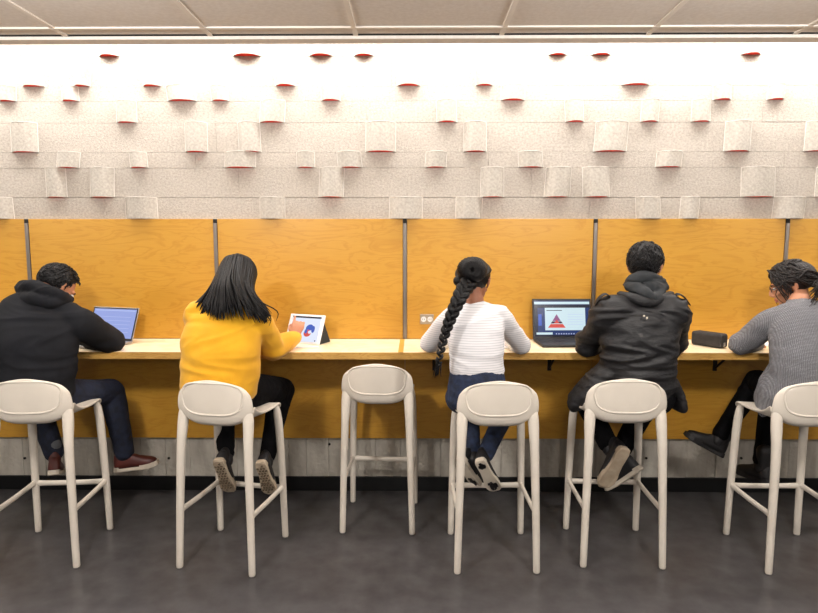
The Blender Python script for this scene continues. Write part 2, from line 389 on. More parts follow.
# ------------------------------------------------------------------ stools
def make_stool():
    t = thing('bar_stool', 'x', 'bar stool', (0,0,0), 0, 'cream plastic bar stools')
    # shell: seat sweeping up into the backrest
    prof = [(.205,.722,.180),(.200,.744,.186),(.17,.750,.190),(.10,.746,.192),(.03,.740,.191),(-.05,.734,.190),(-.11,.727,.190),(-.152,.724,.192),(-.178,.742,.195),(-.188,.785,.198),(-.192,.845,.198),(-.193,.90,.190),(-.194,.928,.178),(-.194,.946,.156),(-.193,.954,.130)]
    NU = 24
    def P(i, u):
        y, z, w = prof[i]; au = abs(u)
        back = min(1, max(0, (i-5)/3.0))
        zz = z; yy = y
        if i <= 8:                                   # seat dish: sides lift towards the back
            lift = [0, .004, .006, .008, .016, .036, .070, .100, .056][i]
            zz += lift*au**4
            if i <= 1: zz += 0
        yy += back*.042*au**3; zz -= .040*au**2.2*min(1, max(0, (i-9)/3))                       # backrest wraps forward at its edges
        return V((u*w, yy, zz))
    bm = bmesh.new(); g = [[bm.verts.new(P(i, -1+2*j/NU)) for j in range(NU+1)] for i in range(len(prof))]
    for a, b in zip(g, g[1:]):
        for j in range(NU): bm.faces.new((a[j], a[j+1], b[j+1], b[j]))
    o = obj('seat_shell', bm, M['stool'], t, smooth=True)
    s = o.modifiers.new('sol', 'SOLIDIFY'); s.thickness = .014; s.offset = 0
    s = o.modifiers.new('sub', 'SUBSURF'); s.levels = 2; s.render_levels = 2
    # raised oval rim and lower lip on the rear of the backrest
    def rear(x, z):                                  # y of the shell's rear face
        w = .196; y = -.150
        for (y0, z0, w0), (y1, z1, w1) in zip(prof[7:], prof[8:]):
            if z0 <= z <= z1: f = (z-z0)/(z1-z0); y = y0+(y1-y0)*f; w = w0+(w1-w0)*f
        return y+.042*min(1, abs(x)/w)**3-.007
    pts = []
    for k in range(48):
        a = 2*PI*k/48; c, s_ = math.cos(a), math.sin(a)
        x = .158*math.copysign(abs(c)**.6, c)*(1 if s_ > 0 else .97+.03*s_); z = .862+.078*math.copysign(abs(s_)**.62, s_) 
        pts.append(V((x, rear(x, z)+.001, z)))
    bm = bmesh.new(); n = 8; rings = []
    for k in range(48):
        p = pts[k]; tt = (pts[(k+1)%48]-pts[k-1]).normalized(); u = V((0,1,0)); sd = tt.cross(u).normalized()
        rings.append([bm.verts.new(p+sd*.0055*math.cos(2*PI*q/n)+u*.0042*math.sin(2*PI*q/n)) for q in range(n)])
    for k in range(48):
        a, b = rings[k], rings[(k+1)%48]
        for q in range(n): bm.faces.new((a[q], a[(q+1)%n], b[(q+1)%n], b[q]))
    obj('backrest_rim', bm, M['stool'], t, smooth=True)
    bm = bmesh.new()
    for k in range(7): box(bm, -.025+k*.0075, -.020+k*.0075, -.1925, -.188, .800, .804)
    obj('embossed_mark', bm, M['stool'], t)
    for sx in (-1, 1):
        # rear leg: rises into the backrest corner
        bm = bmesh.new()
        loft(bm, [(sx*.193,-.200,.012),(sx*.186,-.188,.30),(sx*.177,-.172,.60),(sx*.173,-.156,.72),(sx*.169,-.148,.78),(sx*.164,-.142,.83)], [(.0165,.0165),(.0185,.019),(.0215,.022),(.026,.024),(.026,.020),(.016,.010)], side=(1,0,0), n=20, k=4)
        obj('leg', bm, M['stool'], t, smooth=True)
        bm = bmesh.new()
        loft(bm, [(sx*.193,.200,.012),(sx*.188,.193,.30),(sx*.180,.182,.60),(sx*.174,.174,.70),(sx*.170,.172,.735)], [(.0165,.0165),(.0185,.019),(.021,.021),(.020,.020),(.014,.014)], side=(1,0,0), n=20, k=4)
        obj('leg', bm, M['stool'], t, smooth=True)
        for sy in (-1, 1):
            bm = bmesh.new(); loft(bm, [(sx*.193,sy*.2,.0015),(sx*.193,sy*.2,.007)], [.0145,.0155], n=16, k=1, caps=False); obj('foot_cap', bm, M['rubber'], t, label='grey rubber foot cap')
        bm = bmesh.new(); loft(bm, [(sx*.188,-.186,.29),(sx*.188,-.15,.29),(sx*.188,0,.288),(sx*.188,.15,.29),(sx*.188,.190,.29)], [(.013,.021),(.010,.0155),(.010,.0145),(.010,.0155),(.013,.021)], side=(1,0,0), n=14, k=3); obj('stretcher', bm, M['stool'], t, smooth=True)
    bm = bmesh.new(); loft(bm, [(-.186,.192,.285),(-.15,.192,.285),(0,.192,.283),(.15,.192,.285),(.186,.192,.285)], [(.013,.021),(.010,.0155),(.010,.0145),(.010,.0155),(.013,.021)], side=(0,1,0), n=14, k=3); obj('footrest', bm, M['stool'], t, smooth=True)
    return t
def copy_tree(o, parent=None):
    c = o.copy(); C.objects.link(c)
    if parent: c.parent = parent
    for ch in list(o.children): copy_tree(ch, c)
    return c
st = make_stool()
for i, (x, y, r, l) in enumerate([(-1.883,3.009,.084,'cream plastic bar stool under the student in the black hoodie'),(-.933,2.987,-.194,'cream plastic bar stool under the student in the yellow sweater'),(-.197,3.39,-.042,'empty cream plastic bar stool pushed under the counter'),
        (.398,2.991,.021,'cream plastic bar stool under the student with the long braid'),(1.038,3.047,-.034,'cream plastic bar stool under the student in the black jacket'),(1.913,2.997,0,'cream plastic bar stool under the student in the grey sweater')]):
    o = st if i == 0 else copy_tree(st)
    o.location = (x, y, 0); o.rotation_euler = (0,0,r); o['label'] = l
# ------------------------------------------------------------------ people
def frame(origin, fwd, up, s=1.0):
    f = V(fwd).normalized(); u = V(up); u = (u-f*u.dot(f)).normalized(); x = f.cross(u)
    m = Matrix(((x.x, f.x, u.x, 0), (x.y, f.y, u.y, 0), (x.z, f.z, u.z, 0), (0,0,0,1)))
    return Matrix.Translation(origin) @ m @ Matrix.Scale(s, 4)
def hm(c, yaw, pitch, roll=0, s=1.0):               # head matrix: yaw + turns to the left, pitch + looks down
    return Matrix.Translation(c) @ Matrix.Rotation(yaw, 4, 'Z') @ Matrix.Rotation(-pitch, 4, 'X') @ Matrix.Rotation(roll, 4, 'Y') @ Matrix.Scale(s, 4)
def head(bm, H):
    ell(bm, (0,-.012,.030), (.074,.094,.082), H)
    ell(bm, (0,.030,-.035), (.060,.064,.078), H)
    ell(bm, (0,.058,-.092), (.028,.026,.022), H)
    ell(bm, (0,.072,.022), (.052,.022,.014), H)     # brow
    loft(bm, [H@V((0,.088,.012)), H@V((0,.104,-.022)), H@V((0,.096,-.034))], [.008,.0125,.009], n=10, k=3)
    for s in (-1, 1):
        ell(bm, (s*.012,.094,-.034), (.007,.009,.006), H, 10, 8)
        ell(bm, (s*.038,.068,-.022), (.022,.020,.018), H, 12, 8)
        loft(bm, [H@V((s*.072,.006,.012)), H@V((s*.084,-.008,.018)), H@V((s*.086,-.016,-.004)), H@V((s*.079,-.006,-.026)), H@V((s*.072,.004,-.034))], [.006,.0065,.0065,.006,.006], n=8, k=3)
        ell(bm, (s*.076,-.003,-.006), (.006,.012,.022), H, 10, 8)
def face(H, par, skin):
    for s in (-1, 1):
        bm = bmesh.new(); ell(bm, (s*.030,.083,.004), (.013,.010,.008), H, 16, 10); e = obj('eye', bm, M['eyew'], par, smooth=True)
        bm = bmesh.new(); ell(bm, (s*.030,.0895,.004), (.0055,.004,.0055), H, 12, 8); obj('iris', bm, M['lens'], e, smooth=True)
        bm = bmesh.new(); loft(bm, [H@V((s*.014,.093,.019)), H@V((s*.032,.090,.025)), H@V((s*.048,.078,.020))], [(.004,.003),(.0045,.003),(.002,.002)], n=8, k=3); obj('eyebrow', bm, M['hair'], par, smooth=True)
    bm = bmesh.new(); loft(bm, [H@V((-.022,.084,-.060)), H@V((0,.094,-.056)), H@V((.022,.084,-.060))], [.003,.006,.003], n=8, k=3); loft(bm, [H@V((-.018,.084,-.064)), H@V((0,.092,-.067)), H@V((.018,.084,-.064))], [.003,.006,.003], n=8, k=3)
    obj('lips', bm, M['lip'], par, smooth=True)
def hand(bm, w, d, nrm, thumb, curl=.5, s=1.0, point=False):
    """w wrist, d towards the fingers, nrm = out of the back of the hand, thumb = +1/-1 side"""
    Fm = frame(w, d, nrm, s)                         # local x = side, y = fingers, z = back of hand
    loft(bm, [Fm@V((0,-.03,0)), Fm@V((0,.02,0)), Fm@V((0,.055,0)), Fm@V((0,.084,0))], [(.025,.019),(.030,.0155),(.039,.0145),(.037,.011)], side=Fm.to_3x3()@V((1,0,0)), n=16, k=3)
    for i, (x, L) in enumerate(((-.030,.064),(-.010,.074),(.010,.079),(.030,.072))):
        if thumb > 0: x = x
        else: x = -x
        p = V((x,.078,0)); a = -.12-.08*i; pts = [V((x*.9,.05,0)), p]
        c = curl*(1 if not (point and i == 3) else .12)
        for seg, l in enumerate((.46,.31,.26)):
            a -= c*(.75 if seg == 0 else 1.0)*.9; p = p+V((x*.06*(seg == 0), math.cos(a)*L*l*1.05, math.sin(a)*L*l*1.05)); pts.append(p)
        loft(bm, [Fm@q for q in pts], [.0085*s,.0092*s,.0086*s,.0078*s,.0062*s], n=10, k=3)
    t = thumb
    loft(bm, [Fm@V((t*.018,.006,-.004)), Fm@V((t*.040,.032,-.012)), Fm@V((t*.050,.056,-.022)), Fm@V((t*.046,.078,-.030))], [.014*s,.0125*s,.0105*s,.0075*s], n=10, k=3)
def shoe(par, ankle, d, up, s=1.0, upm='blackshoe', solem='whitesole', tread=None, name='shoe', boot=False, hi=.0, toecap=False):
    Fm = frame(ankle, d, up, s)
    outline = [(-.072,.014),(-.066,.026),(-.045,.032),(-.01,.031),(.03,.030),(.07,.034),(.11,.041),(.145,.042),(.172,.034),(.188,.018)]
    prof = [(-.070,.020,.055),(-.062,.029,.085),(-.035,.034,.100),(.0,.034,.098),(.04,.034,.082),(.08,.038,.064),(.12,.042,.052),(.155,.040,.043),(.178,.028,.034),(.187,.012,.026)]
    bm = bmesh.new(); rs = []
    n = 14
    for y, w, h in prof:
        r = []
        for q in range(n+1):
            a = PI*q/n; r.append(bm.verts.new(Fm@V((w*math.copysign(abs(math.cos(a))**.7, math.cos(a)), y, -.086+h*math.sin(a)**.8+.0))))
        rs.append(r)
    for a, b in zip(rs, rs[1:]):
        for q in range(n): bm.faces.new((a[q], a[q+1], b[q+1], b[q]))
        bm.faces.new((a[n], a[0], b[0], b[n]))
    bm.faces.new(rs[0]); bm.faces.new(list(reversed(rs[-1])))
    if boot or hi: loft(bm, [Fm@V((0,-.02,-.02)), Fm@V((0,-.02,.03+hi)), Fm@V((0,-.03,.085+hi))], [(.037*s,.043*s),(.043*s,.047*s),(.048*s,.050*s)], side=Fm.to_3x3()@V((1,0,0)), n=14, k=2)
    else: loft(bm, [Fm@V((0,-.022,-.02)), Fm@V((0,-.02,.012))], [(.034*s,.042*s),(.033*s,.040*s)], side=Fm.to_3x3()@V((1,0,0)), n=14, k=2)
    o = obj(name, bm, M[upm], par, smooth=True)
    # sole
    bm = bmesh.new(); pts = [(w, y) for y, w in outline]+[(-w, y) for y, w in reversed(outline)]
    def ring(z, k): return [bm.verts.new(Fm@V((x*k, y*k+(1-k)*.05, z+(.012*max(0, (y-.12)/.07)**2)))) for x, y in pts]
    a, b, c = ring(-.078, 1.04), ring(-.104, 1.08), ring(-.109, 1.02)
    for r0, r1 in ((a, b), (b, c)):
        for q in range(len(pts)): bm.faces.new((r0[q], r0[(q+1)%len(pts)], r1[(q+1)%len(pts)], r1[q]))
    bm.faces.new(a); bm.faces.new(list(reversed(c)))
    so = obj('sole', bm, M[solem], o)
    if tread == 'lugs':
        bm = bmesh.new()
        for iy in range(12):
            for ix in range(4):
                y = -.055+iy*.0195; x = (ix-1.5)*.0175+(.004 if iy % 2 else -.004)
                wmax = min(w for yy, w in outline if abs(yy-y) < .03)
                if abs(x)+.006 > wmax: continue
                c_ = V((x, y, -.111)); q = Matrix.Translation(c_) @ Matrix.Rotation(.6 if iy % 2 else -.6, 4, 'Z')
                box(bm, -.0062, .0062, -.0036, .0036, -.003, .003, 0, Fm@q)
        obj('tread', bm, M['brownsole'], so, label='brown lug tread')
    if tread == 'patches':
        random.seed(5)
        for (cy, ry, rx) in ((.135,.030,.026), (-.035,.020,.017)):
            bm = bmesh.new(); box(bm, -rx*.6, rx*.6, cy-ry*.6, cy+ry*.6, -.1112, -.109, 0, Fm)
            for k in range(26):
                a = random.uniform(0, 2*PI); r = random.random()**.5; x = rx*r*math.cos(a); y = cy+ry*r*math.sin(a)
                q = Matrix.Translation((x, y, -.110)) @ Matrix.Rotation(random.uniform(0, 3), 4, 'Z'); box(bm, -.007, .007, -.005, .005, -.002, .002, 0, Fm@q)
            obj('tread', bm, M['blackshoe'], so, label='black tread patch')
    if tread == 'lace' or tread == 'lugs' or tread == 'patches':
        bm = bmesh.new()
        for k in range(4):
            y = .035+k*.02; h = -.086+.084-.018*k
            loft(bm, [Fm@V((-.024,y,h-.014)), Fm@V((0,y+.003,h+.004)), Fm@V((.024,y,h-.014))], [.003*s]*3, n=6, k=3)
        obj('laces', bm, M['whitesole' if upm != 'maroon' else 'maroon'], o)
    return o
def scalp(H, m, par, front=.35, low=-.045, puff=.012, tufts=260, tl=.03, seed=1, crest=.0, side_bald=None, name='hair', voxel=.005, extra=None, messy=.5):
    rnd = random.Random(seed); bm = bmesh.new()
    def inside(d):                                   # hair region on the unit sphere (head coordinates)
        return d.z*.09+.03 > low+max(0, d.y)*.17+ (0 if abs(d.x) < .8 else .012) and d.y*.1 < front*.1+max(0, d.z)*.07
    def mod(d):
        return 1+(puff/.085 if inside(d) else -.10)
    ell(bm, (0,-.012,.030), (.076,.096,.084), H, 48, 32, mod)
    k = 0; H3 = H.to_3x3()
    while k < tufts:
        d = V((rnd.gauss(0,1), rnd.gauss(0,1), rnd.gauss(0,1))).normalized()
        if not inside(d): continue
        k += 1
        p = V((d.x*.076, -.012+d.y*.096, .030+d.z*.084)); nn = d
        flow = V((d.x*.3+rnd.uniform(-messy, messy), -.2*1+rnd.uniform(-messy, messy) + d.y*.6, -.55+crest*max(0, d.z)*2)); flow = (flow-nn*flow.dot(nn)).normalized()
        L = tl*rnd.uniform(.6, 1.2)
        q0 = p+nn*puff*.6; q1 = q0+flow*L*.5+nn*puff*.55; q2 = q0+flow*L+nn*puff*.25
        r = rnd.uniform(.0028, .0048)
        loft(bm, [H@q0, H@q1, H@q2], [r, r*1.1, r*.25], n=6, k=2, caps=False)
    if extra: extra(bm, rnd)
    return obj(name, bm, m, par, smooth=True)
def strand(bm, pts, r0, rnd, wav=0, n=6, k=5, tip=.25):
    m = len(pts); ph = rnd.uniform(0, 6.3)
    if wav:
        pts = catmull([V(p) for p in pts], 4); m = len(pts)
        pts = [p+V((math.sin(ph+i*.9), math.cos(ph+i*.8)*.6, math.sin(ph*2+i*.7)*.3))*wav*(i/m) for i, p in enumerate(pts)]; k = 2
    rad = [r0*(1-(1-tip)*max(0, (i/(m-1))-.55)/.45) for i in range(m)]
    loft(bm, pts, rad, n=n, k=k, caps=False)

def build(name_label, J, top, legs, skin, sc=1.0, seed=0):
    """J: joints. returns root empty"""
    root = thing('person', name_label, 'person', (J['pelvis'].x, J['pelvis'].y, .75), 0)
    inv = V(root.location)
    for k in list(J):
        if isinstance(J[k], Vector) and not k.startswith('side'): J[k] = J[k]-inv
    J['H'] = Matrix.Translation(-inv) @ J['H']
    J['off'] = inv
    hl, hr = J['side_h'], J['side_s']
    bm = bmesh.new(); H = J['H']
    head(bm, H)
    loft(bm, [J['neck'], J['neck'].lerp(H@V((0,-.02,-.04)), .5), H@V((0,-.015,-.03))], [.062*sc,.052*sc,.054*sc], n=20, k=3)
    loft(bm, [J['pelvis'], J['waist'], J['chest'], J['neck']], [(.11,.085),(.10,.075),(.11,.07),(.05,.05)], side=[hl, hl.lerp(hr,.4), hr, hr], n=24)
    for s in 'LR':
        loft(bm, [J['chest'].lerp(J['sh'+s], .5), J['sh'+s], J['sh'+s].lerp(J['el'+s], .5), J['el'+s]], [.03,.036,.036,.032], n=14)
        loft(bm, [J['el'+s], J['el'+s].lerp(J['wr'+s], .4), J['wr'+s]], [.036,.035,.024], n=14)
        hd = J['hand'+s]; hand(bm, J['wr'+s]+hd['d'].normalized()*.022, hd['d'], hd['n'], hd['t'], hd.get('c', .45), hd.get('s', .95), hd.get('p', False))
        loft(bm, [J['hip'+s], J['kn'+s]], [.065,.05], n=14)
        loft(bm, [J['kn'+s], J['kn'+s].lerp(J['an'+s], .35), J['an'+s]], [.05,.048,.033], n=14)
    fuse('body', bm, .0045, skin, root, 2)
    face(H, root, skin)
    # trousers
    bm = bmesh.new(); t = legs
    loft(bm, [J['pelvis']+V((0,0,-.035)), J['pelvis'].lerp(J['waist'], .6)], [(t['hip'],t['hipd']),(t['waist'],t['waistd'])], side=hl, n=24, ck=.5)
    for s in 'LR':
        a = J['hip'+s]
        loft(bm, [a.lerp(J['pelvis'], .3), a, a.lerp(J['kn'+s], .5), J['kn'+s]], [t['th']*.9, t['th'], t['th']*.93, t['kn']], n=18)
        loft(bm, [J['kn'+s], J['kn'+s].lerp(J['an'+s], .3), J['an'+s].lerp(J['kn'+s], t.get('cl',.06))], [t['kn'], t['calf'], t['cuff']], n=18)
    jo = [(J['knL'], .16, 1.2), (J['knR'], .16, 1.2), (J['anL'], .12, .8), (J['anR'], .12, .8)]
    if t.get('sock'):
        for s in 'LR':
            b2 = bmesh.new(); loft(b2, [J['an'+s].lerp(J['kn'+s], .28), J['an'+s], J['an'+s].lerp(J['kn'+s], -.06)], [t['cuff']*.86]*3, n=14, k=2); obj('sock', b2, M['blackshoe'], root, smooth=True)
    fuse(t['name'], bm, .007, t['mat'], root, 3, folds(.0035, (14,14,22), seed, jo))
    # top
    bm = bmesh.new(); t = top
    loft(bm, [J['pelvis']+V((0,-.005,t['hemz']+.03)), J['waist'], J['chest'], J['upper'], J['neck']+V((0,-.005,-.015-t.get('low',0)))], t['r'], side=[hl, hl.lerp(hr,.4), hr, hr, hr], n=32, k=5, ck=.4)
    yk = [J['shL'].lerp(J['upper'], .12), J['upper']+V((0,.01,.02)), J['shR'].lerp(J['upper'], .12)]; loft(bm, yk, [(t['arm'][0]*.95,t['arm'][0]*.95), (t['arm'][0]*1.2,t['arm'][0]*1.1), (t['arm'][0]*.95,t['arm'][0]*.95)], n=20)
    for s in 'LR': loft(bm, [J['sh'+s].lerp(J['upper'], .2), J['sh'+s].lerp(J['chest'], .35)+V((0,0,-.03)), J['waist'].lerp(J['chest'], .4).lerp(J['sh'+s]+V((0,0,-.14)), .62)], [t['arm'][0]*.95, t['arm'][0]*.9, t['arm'][0]*.7], n=16)
    for s in 'LR':
        ar = t['arm'][0]; loft(bm, [J['sh'+s].lerp(J['upper'], .4)+V((0,.01,0)), J['sh'+s].lerp(J['chest'], .45)+V((0,0,-.045)), J['waist'].lerp(J['sh'+s], .38)+V((0,.01,0))], [ar*1.05, ar*1.2, ar*1.1], n=18)
        a = t['arm']
        loft(bm, [J['upper'].lerp(J['sh'+s], .35)+V((0,0,.005)), J['sh'+s], J['sh'+s].lerp(J['el'+s], .5), J['el'+s]], [a[0], a[0], a[1], a[2]], n=20)
        loft(bm, [J['el'+s], J['el'+s].lerp(J['wr'+s], .45), J['wr'+s]], [a[2], a[3], a[4]], n=20)
    if t.get('extra'): t['extra'](bm, J)
    jo = [(J['elL'], .16, 1.3), (J['elR'], .16, 1.3), (J['waist']+V((0,-.1,-.02)), .22, .9), (J['shL'], .12, .5), (J['shR'], .12, .5)]
    fuse(t['name'], bm, t.get('vox', .007), t['mat'], root, t.get('sm', 16), folds(t['amp'], t.get('fx', (7,7,24)), seed+9, jo))
    return root
def mv(J, p): return V(p)-J['off']
hd = lambda d, n, t, **k: dict(d=V(d), n=V(n), t=t, **k)
# ---- 1: black hoodie
J = dict(pelvis=at(32,390,3.03)+V((0,0,-.005)), waist=at(31,358,3.03), chest=at(33,330,3.08), upper=at(38,313,3.13), neck=at(47,300,3.17),
    shL=at(-2,324,3.06), shR=at(80,323,3.14), elL=at(-22,350,3.2), elR=at(110,341,3.32), wrL=at(30,343,3.55), wrR=at(78,341,3.54),
    hipL=at(20,398,3.05), hipR=at(54,396,3.07), knL=at(36,400,3.46), knR=at(112,391,3.40), anL=at(55,455,3.40), anR=at(125,455,3.42),
    side_h=V((1,.18,0)), side_s=V((1,.12,-.03)), H=hm(at(57,287,3.27), -.55, .75, 0, .97),
    handL=hd((.5,.8,-.1),(0,0,1),1,c=.5), handR=hd((-.3,.9,-.1),(0,0,1),-1,c=.5))
def ex1(bm, J):
    pass
r1 = build('person in a black hoodie and jeans hunched over a laptop at far left', J,
    dict(name='hoodie', mat=M['hoodie'], hemz=-.04, r=[(.205,.145),(.216,.145),(.220,.135),(.190,.112),(.085,.075)], arm=(.084,.077,.068,.060,.045), amp=.008, fx=(5,5,17), sm=22),
    dict(name='jeans', mat=M['navy'], hip=.175, hipd=.13, waist=.16, waistd=.12, th=.085, kn=.066, calf=.064, cuff=.052), M['skin'], 1.05, 1)
# hood piled behind the neck
def hood(J, m, a, b, c, r, name='hood', amp=.006, seed=0, par=None):
    bm = bmesh.new()
    loft(bm, a, r[0], n=18, k=6); loft(bm, b, r[1], n=18, k=6); loft(bm, c, r[2], n=18, k=6)
    return fuse(name, bm, .006, m, par, 3, folds(amp, (16,16,34), seed))
q = lambda x, y, Y: mv(J, at(x, y, Y))
hood(J, M['hoodie'], [q(22,292,3.17), q(30,286,3.12), q(46,291,3.08), q(62,297,3.12), q(71,299,3.24)], [q(17,298,3.16), q(30,299,3.07), q(48,302,3.06), q(66,303,3.14)], [q(26,290,3.2), q(38,295,3.15), q(56,299,3.18)],
     ([.022,.034,.036,.030,.018], [.022,.036,.034,.020], [.05,.06,.05]), par=r1, seed=4)
scalp(J['H'], M['hair'], r1, front=.75, low=-.028, puff=.014, tufts=420, tl=.03, seed=2, messy=.5)
shoe(r1, J['anR']+V((0,0,.01)), (1,.12,.10), (-.1,0,1), .92, 'maroon', 'whitesole', 'lace')
shoe(r1, J['anL']+V((0,0,-.01)), (-.30,.62,-.22), (0,.1,1), .95, 'maroon', 'whitesole', 'lace')
for a in ('anL', 'anR'):
    bm = bmesh.new(); loft(bm, [J[a]+V((0,0,.06)), J[a]+V((0,0,-.01))], [.038,.034], n=16, k=3); obj('sock', bm, M['grey_sock'], r1, smooth=True)
# ---- 2: yellow sweater
J = dict(pelvis=at(219,389,3.0), waist=at(221,362,3.0), chest=at(222,332,3.04), upper=at(224,314,3.08), neck=at(232,297,3.12),
    shL=at(198,315,3.045), shR=at(254,316,3.05), elL=at(199,346,3.28), elR=at(273,349,3.22), wrL=at(235,345,3.50), wrR=at(295,338,3.43),
    hipL=at(205,394,3.05), hipR=at(243,391,3.05), knL=at(223,396,3.42), knR=at(281,391,3.42), anL=at(226,457,3.13), anR=at(267,459,3.12),
    side_h=V((1,-.12,0)), side_s=V((1,.05,-.02)), H=hm(at(238,281,3.20), -.05, .5, 0, 1.0),
    handL=hd((.3,.9,-.1),(0,0,1),1,c=.5), handR=hd((.10,.55,.75),(.2,-.8,.5),-1,c=.75,p=True,s=.9))
r2 = build('person in a yellow sweater with long black hair touching a tablet', J,
    dict(name='sweater', mat=M['yellow'], hemz=-.03, r=[(.188,.155),(.198,.155),(.194,.140),(.165,.105),(.075,.07)], arm=(.070,.068,.064,.056,.040), amp=.008, fx=(5,5,17)),
    dict(name='trousers', sock=1, mat=M['blackpant'], hip=.178, hipd=.14, waist=.16, waistd=.12, th=.098, kn=.076, calf=.062, cuff=.042), M['skin'], .95, 2)
H = J['H']; rnd = random.Random(11); bm = bmesh.new()
ell(bm, (0,-.014,.030), (.078,.098,.086), H, 48, 32, lambda d: 1.13 if (d.y < .35+max(0,d.z)*.4) else .9)
q = lambda x, y, Y: mv(J, at(x, y, Y))
for i in range(330):
    f = rnd.random(); a = -1.75+3.5*f                 # azimuth behind the head: 0 = straight back
    pz = rnd.uniform(.0, 1)
    top = V((rnd.uniform(-.01,.012), rnd.uniform(-.06,.05), .030+.098))
    def sp(pol, az, k=1.0): return V((math.sin(pol)*math.sin(az)*.088*k, -.012-math.sin(pol)*math.cos(az)*.110*k, .030+math.cos(pol)*.098*k))
    kk = rnd.uniform(.98, 1.08)
    p1, p2 = sp(.75, a, kk), sp(1.45, a, kk)
    g = .5+.5*math.sin(a)
    bx = 196+g*72+rnd.uniform(-4, 4)
    by = 316+rnd.uniform(-7, 5)-(3 if g < .2 else 0)+ (3 if g > .85 else 0)
    if .52 < g < .64: by -= rnd.uniform(0, 12)
    Yb = 2.865+.13*abs(g-.5)*2+rnd.uniform(-.012,.012)
    e = q(bx, by, Yb); m1 = (H@p2).lerp(e, .45)+V((0,-.045,.005)); m1.x += ((H@V((0,0,0))).x-m1.x)*.22; 
    wr_ = rnd.uniform(.0042, .0085)
    strand(bm, [H@top, H@p1, H@p2, m1, e.lerp(m1, .3)+V((0,-.008,0)), e], wr_, rnd, k=4, tip=.15)
for (x, y) in ((270,326),(277,321)):
    strand(bm, [H@V((.07*(1 if x > 230 else -1),-.06,.0)), q((x+235)/2, 298, 2.99), q(x, y-10, 2.98), q(x-1, y, 2.99)], .004, rnd, k=4)
obj('hair', bm, M['hair'], r2, smooth=True)
for a, dx in (('anL', .10), ('anR', .10)):
    shoe(r2, J[a]+V((0,0,.0)), (dx,.42,-.88), (0,.90,.44), .90, 'blackshoe', 'tansole', 'lugs')
# ---- 3: striped top with braid
J = dict(pelvis=at(477,392,3.02), waist=at(477,362,3.0), chest=at(476,332,3.02), upper=at(476,316,3.05), neck=at(473,300,3.08),
    shL=at(453,316,3.06), shR=at(499,316,3.06), elL=at(429,343,3.28), elR=at(522,345,3.26), wrL=at(450,343,3.50), wrR=at(508,343,3.48),
    hipL=at(461,398,3.05), hipR=at(494,398,3.05), knL=at(468,398,3.44), knR=at(512,398,3.42), anL=at(473,455,3.17), anR=at(484,457,3.10),
    side_h=V((1,0,0)), side_s=V((1,0,0)), H=hm(at(474,281,3.13), -.35, .42, 0, .98),
    handL=hd((.45,.8,-.1),(0,0,1),1,c=.5), handR=hd((-.45,.8,-.1),(0,0,1),-1,c=.6))
r3 = build('person in a thin striped white top and jeans with a long black braid', J,
    dict(name='striped_top', mat=M['striped'], hemz=.085, low=.022, r=[(.136,.118),(.134,.108),(.140,.104),(.132,.088),(.066,.060)], arm=(.056,.052,.047,.043,.034), amp=.0055, fx=(5,5,16), vox=.006),
    dict(name='jeans', sock=1, mat=M['jeans'], hip=.158, hipd=.13, waist=.138, waistd=.115, th=.080, kn=.060, calf=.055, cuff=.042), M['skin_d'], .9, 3)
H = J['H']; rnd = random.Random(5); q = lambda x, y, Y: mv(J, at(x, y, Y))
scalp(H, M['hair'], r3, front=.5, low=-.05, puff=.010, tufts=0, name='hair', extra=lambda b, r: (
    [strand(b, [H@V((math.sin(a)*.03, .05*math.cos(a)+.02, .118)), H@V((math.sin(a)*.085, .06*math.cos(a)-.015, .06)), H@V((math.sin(a)*.07, -.095, .03-abs(math.sin(a))*.04)), q(470,282,3.02)], .0065, r, k=4) for a in [x*.12 for x in range(-24, 25)]],
    [strand(b, [q(472+14*math.cos(t_), 270+12*math.sin(t_), 3.03), q(472+13*math.cos(t_+.7), 270+11*math.sin(t_+.7), 2.99), q(472+9*math.cos(t_+1.5), 270+8*math.sin(t_+1.5), 2.965), q(472+2*math.cos(t_+2.2), 270+2*math.sin(t_+2.2), 2.96)], .0085, r, k=4, tip=.6) for t_ in [x*.26 for x in range(24)]],
    ell(b, q(472,270,3.03), (.060,.05,.052), None), ell(b, q(459,281,3.03), (.030,.03,.028), None, 16, 12)))
bm = bmesh.new(); path = catmull([q(470,281,3.0), q(463,291,2.935), q(457,303,2.895), q(451,317,2.875), q(446,331,2.87), q(442,346,2.87), q(439,360,2.875), q(436,374,2.885)], 8)
n = 26
for i in range(n):
    f = i/(n-1); idx = f*(len(path)-1)*.90; i0 = int(idx); p = path[i0].lerp(path[min(i0+1, len(path)-1)], idx-i0)
    tn = (path[min(i0+2, len(path)-1)]-path[max(i0-1, 0)]).normalized(); sd = tn.cross(V((0,1,0))).normalized()
    w = .046*(1-.66*f); s = 1 if i % 2 else -1
    a = p+sd*s*w*.62-tn*w*.62+V((0,.012,0)); m_ = p+sd*s*w*.52-tn*w*.05+V((0,-w*.12,0)); b = p-sd*s*w*.22+tn*w*.70+V((0,-w*.10,0))
    loft(bm, [a, m_, b], [w*.30, w*.47, w*.28], n=12, k=4)
    for u in range(5):
        o_ = V((rnd.uniform(-1,1), -.9, rnd.uniform(-1,1))).normalized()*w*.33
        loft(bm, [a+o_*.6, m_+o_, b+o_*.6], [w*.08, w*.16, w*.08], n=6, k=4, caps=False)
for i in range(22):
    o_ = V((rnd.gauss(0,.005), rnd.gauss(0,.003), 0)); strand(bm, [path[-8]+o_*.8, path[-4]+o_, path[-1]+o_*1.4+V((0,0,-rnd.uniform(0,.02)))], .003, rnd, k=3)
obj('braid', bm, M['hair'], r3, smooth=True, label='thick plaited braid hanging down the back')
shoe(r3, J['anR'], (.42,.34,-.84), (.10,.92,.38), .88, 'blackshoe', 'whitesole', 'patches')
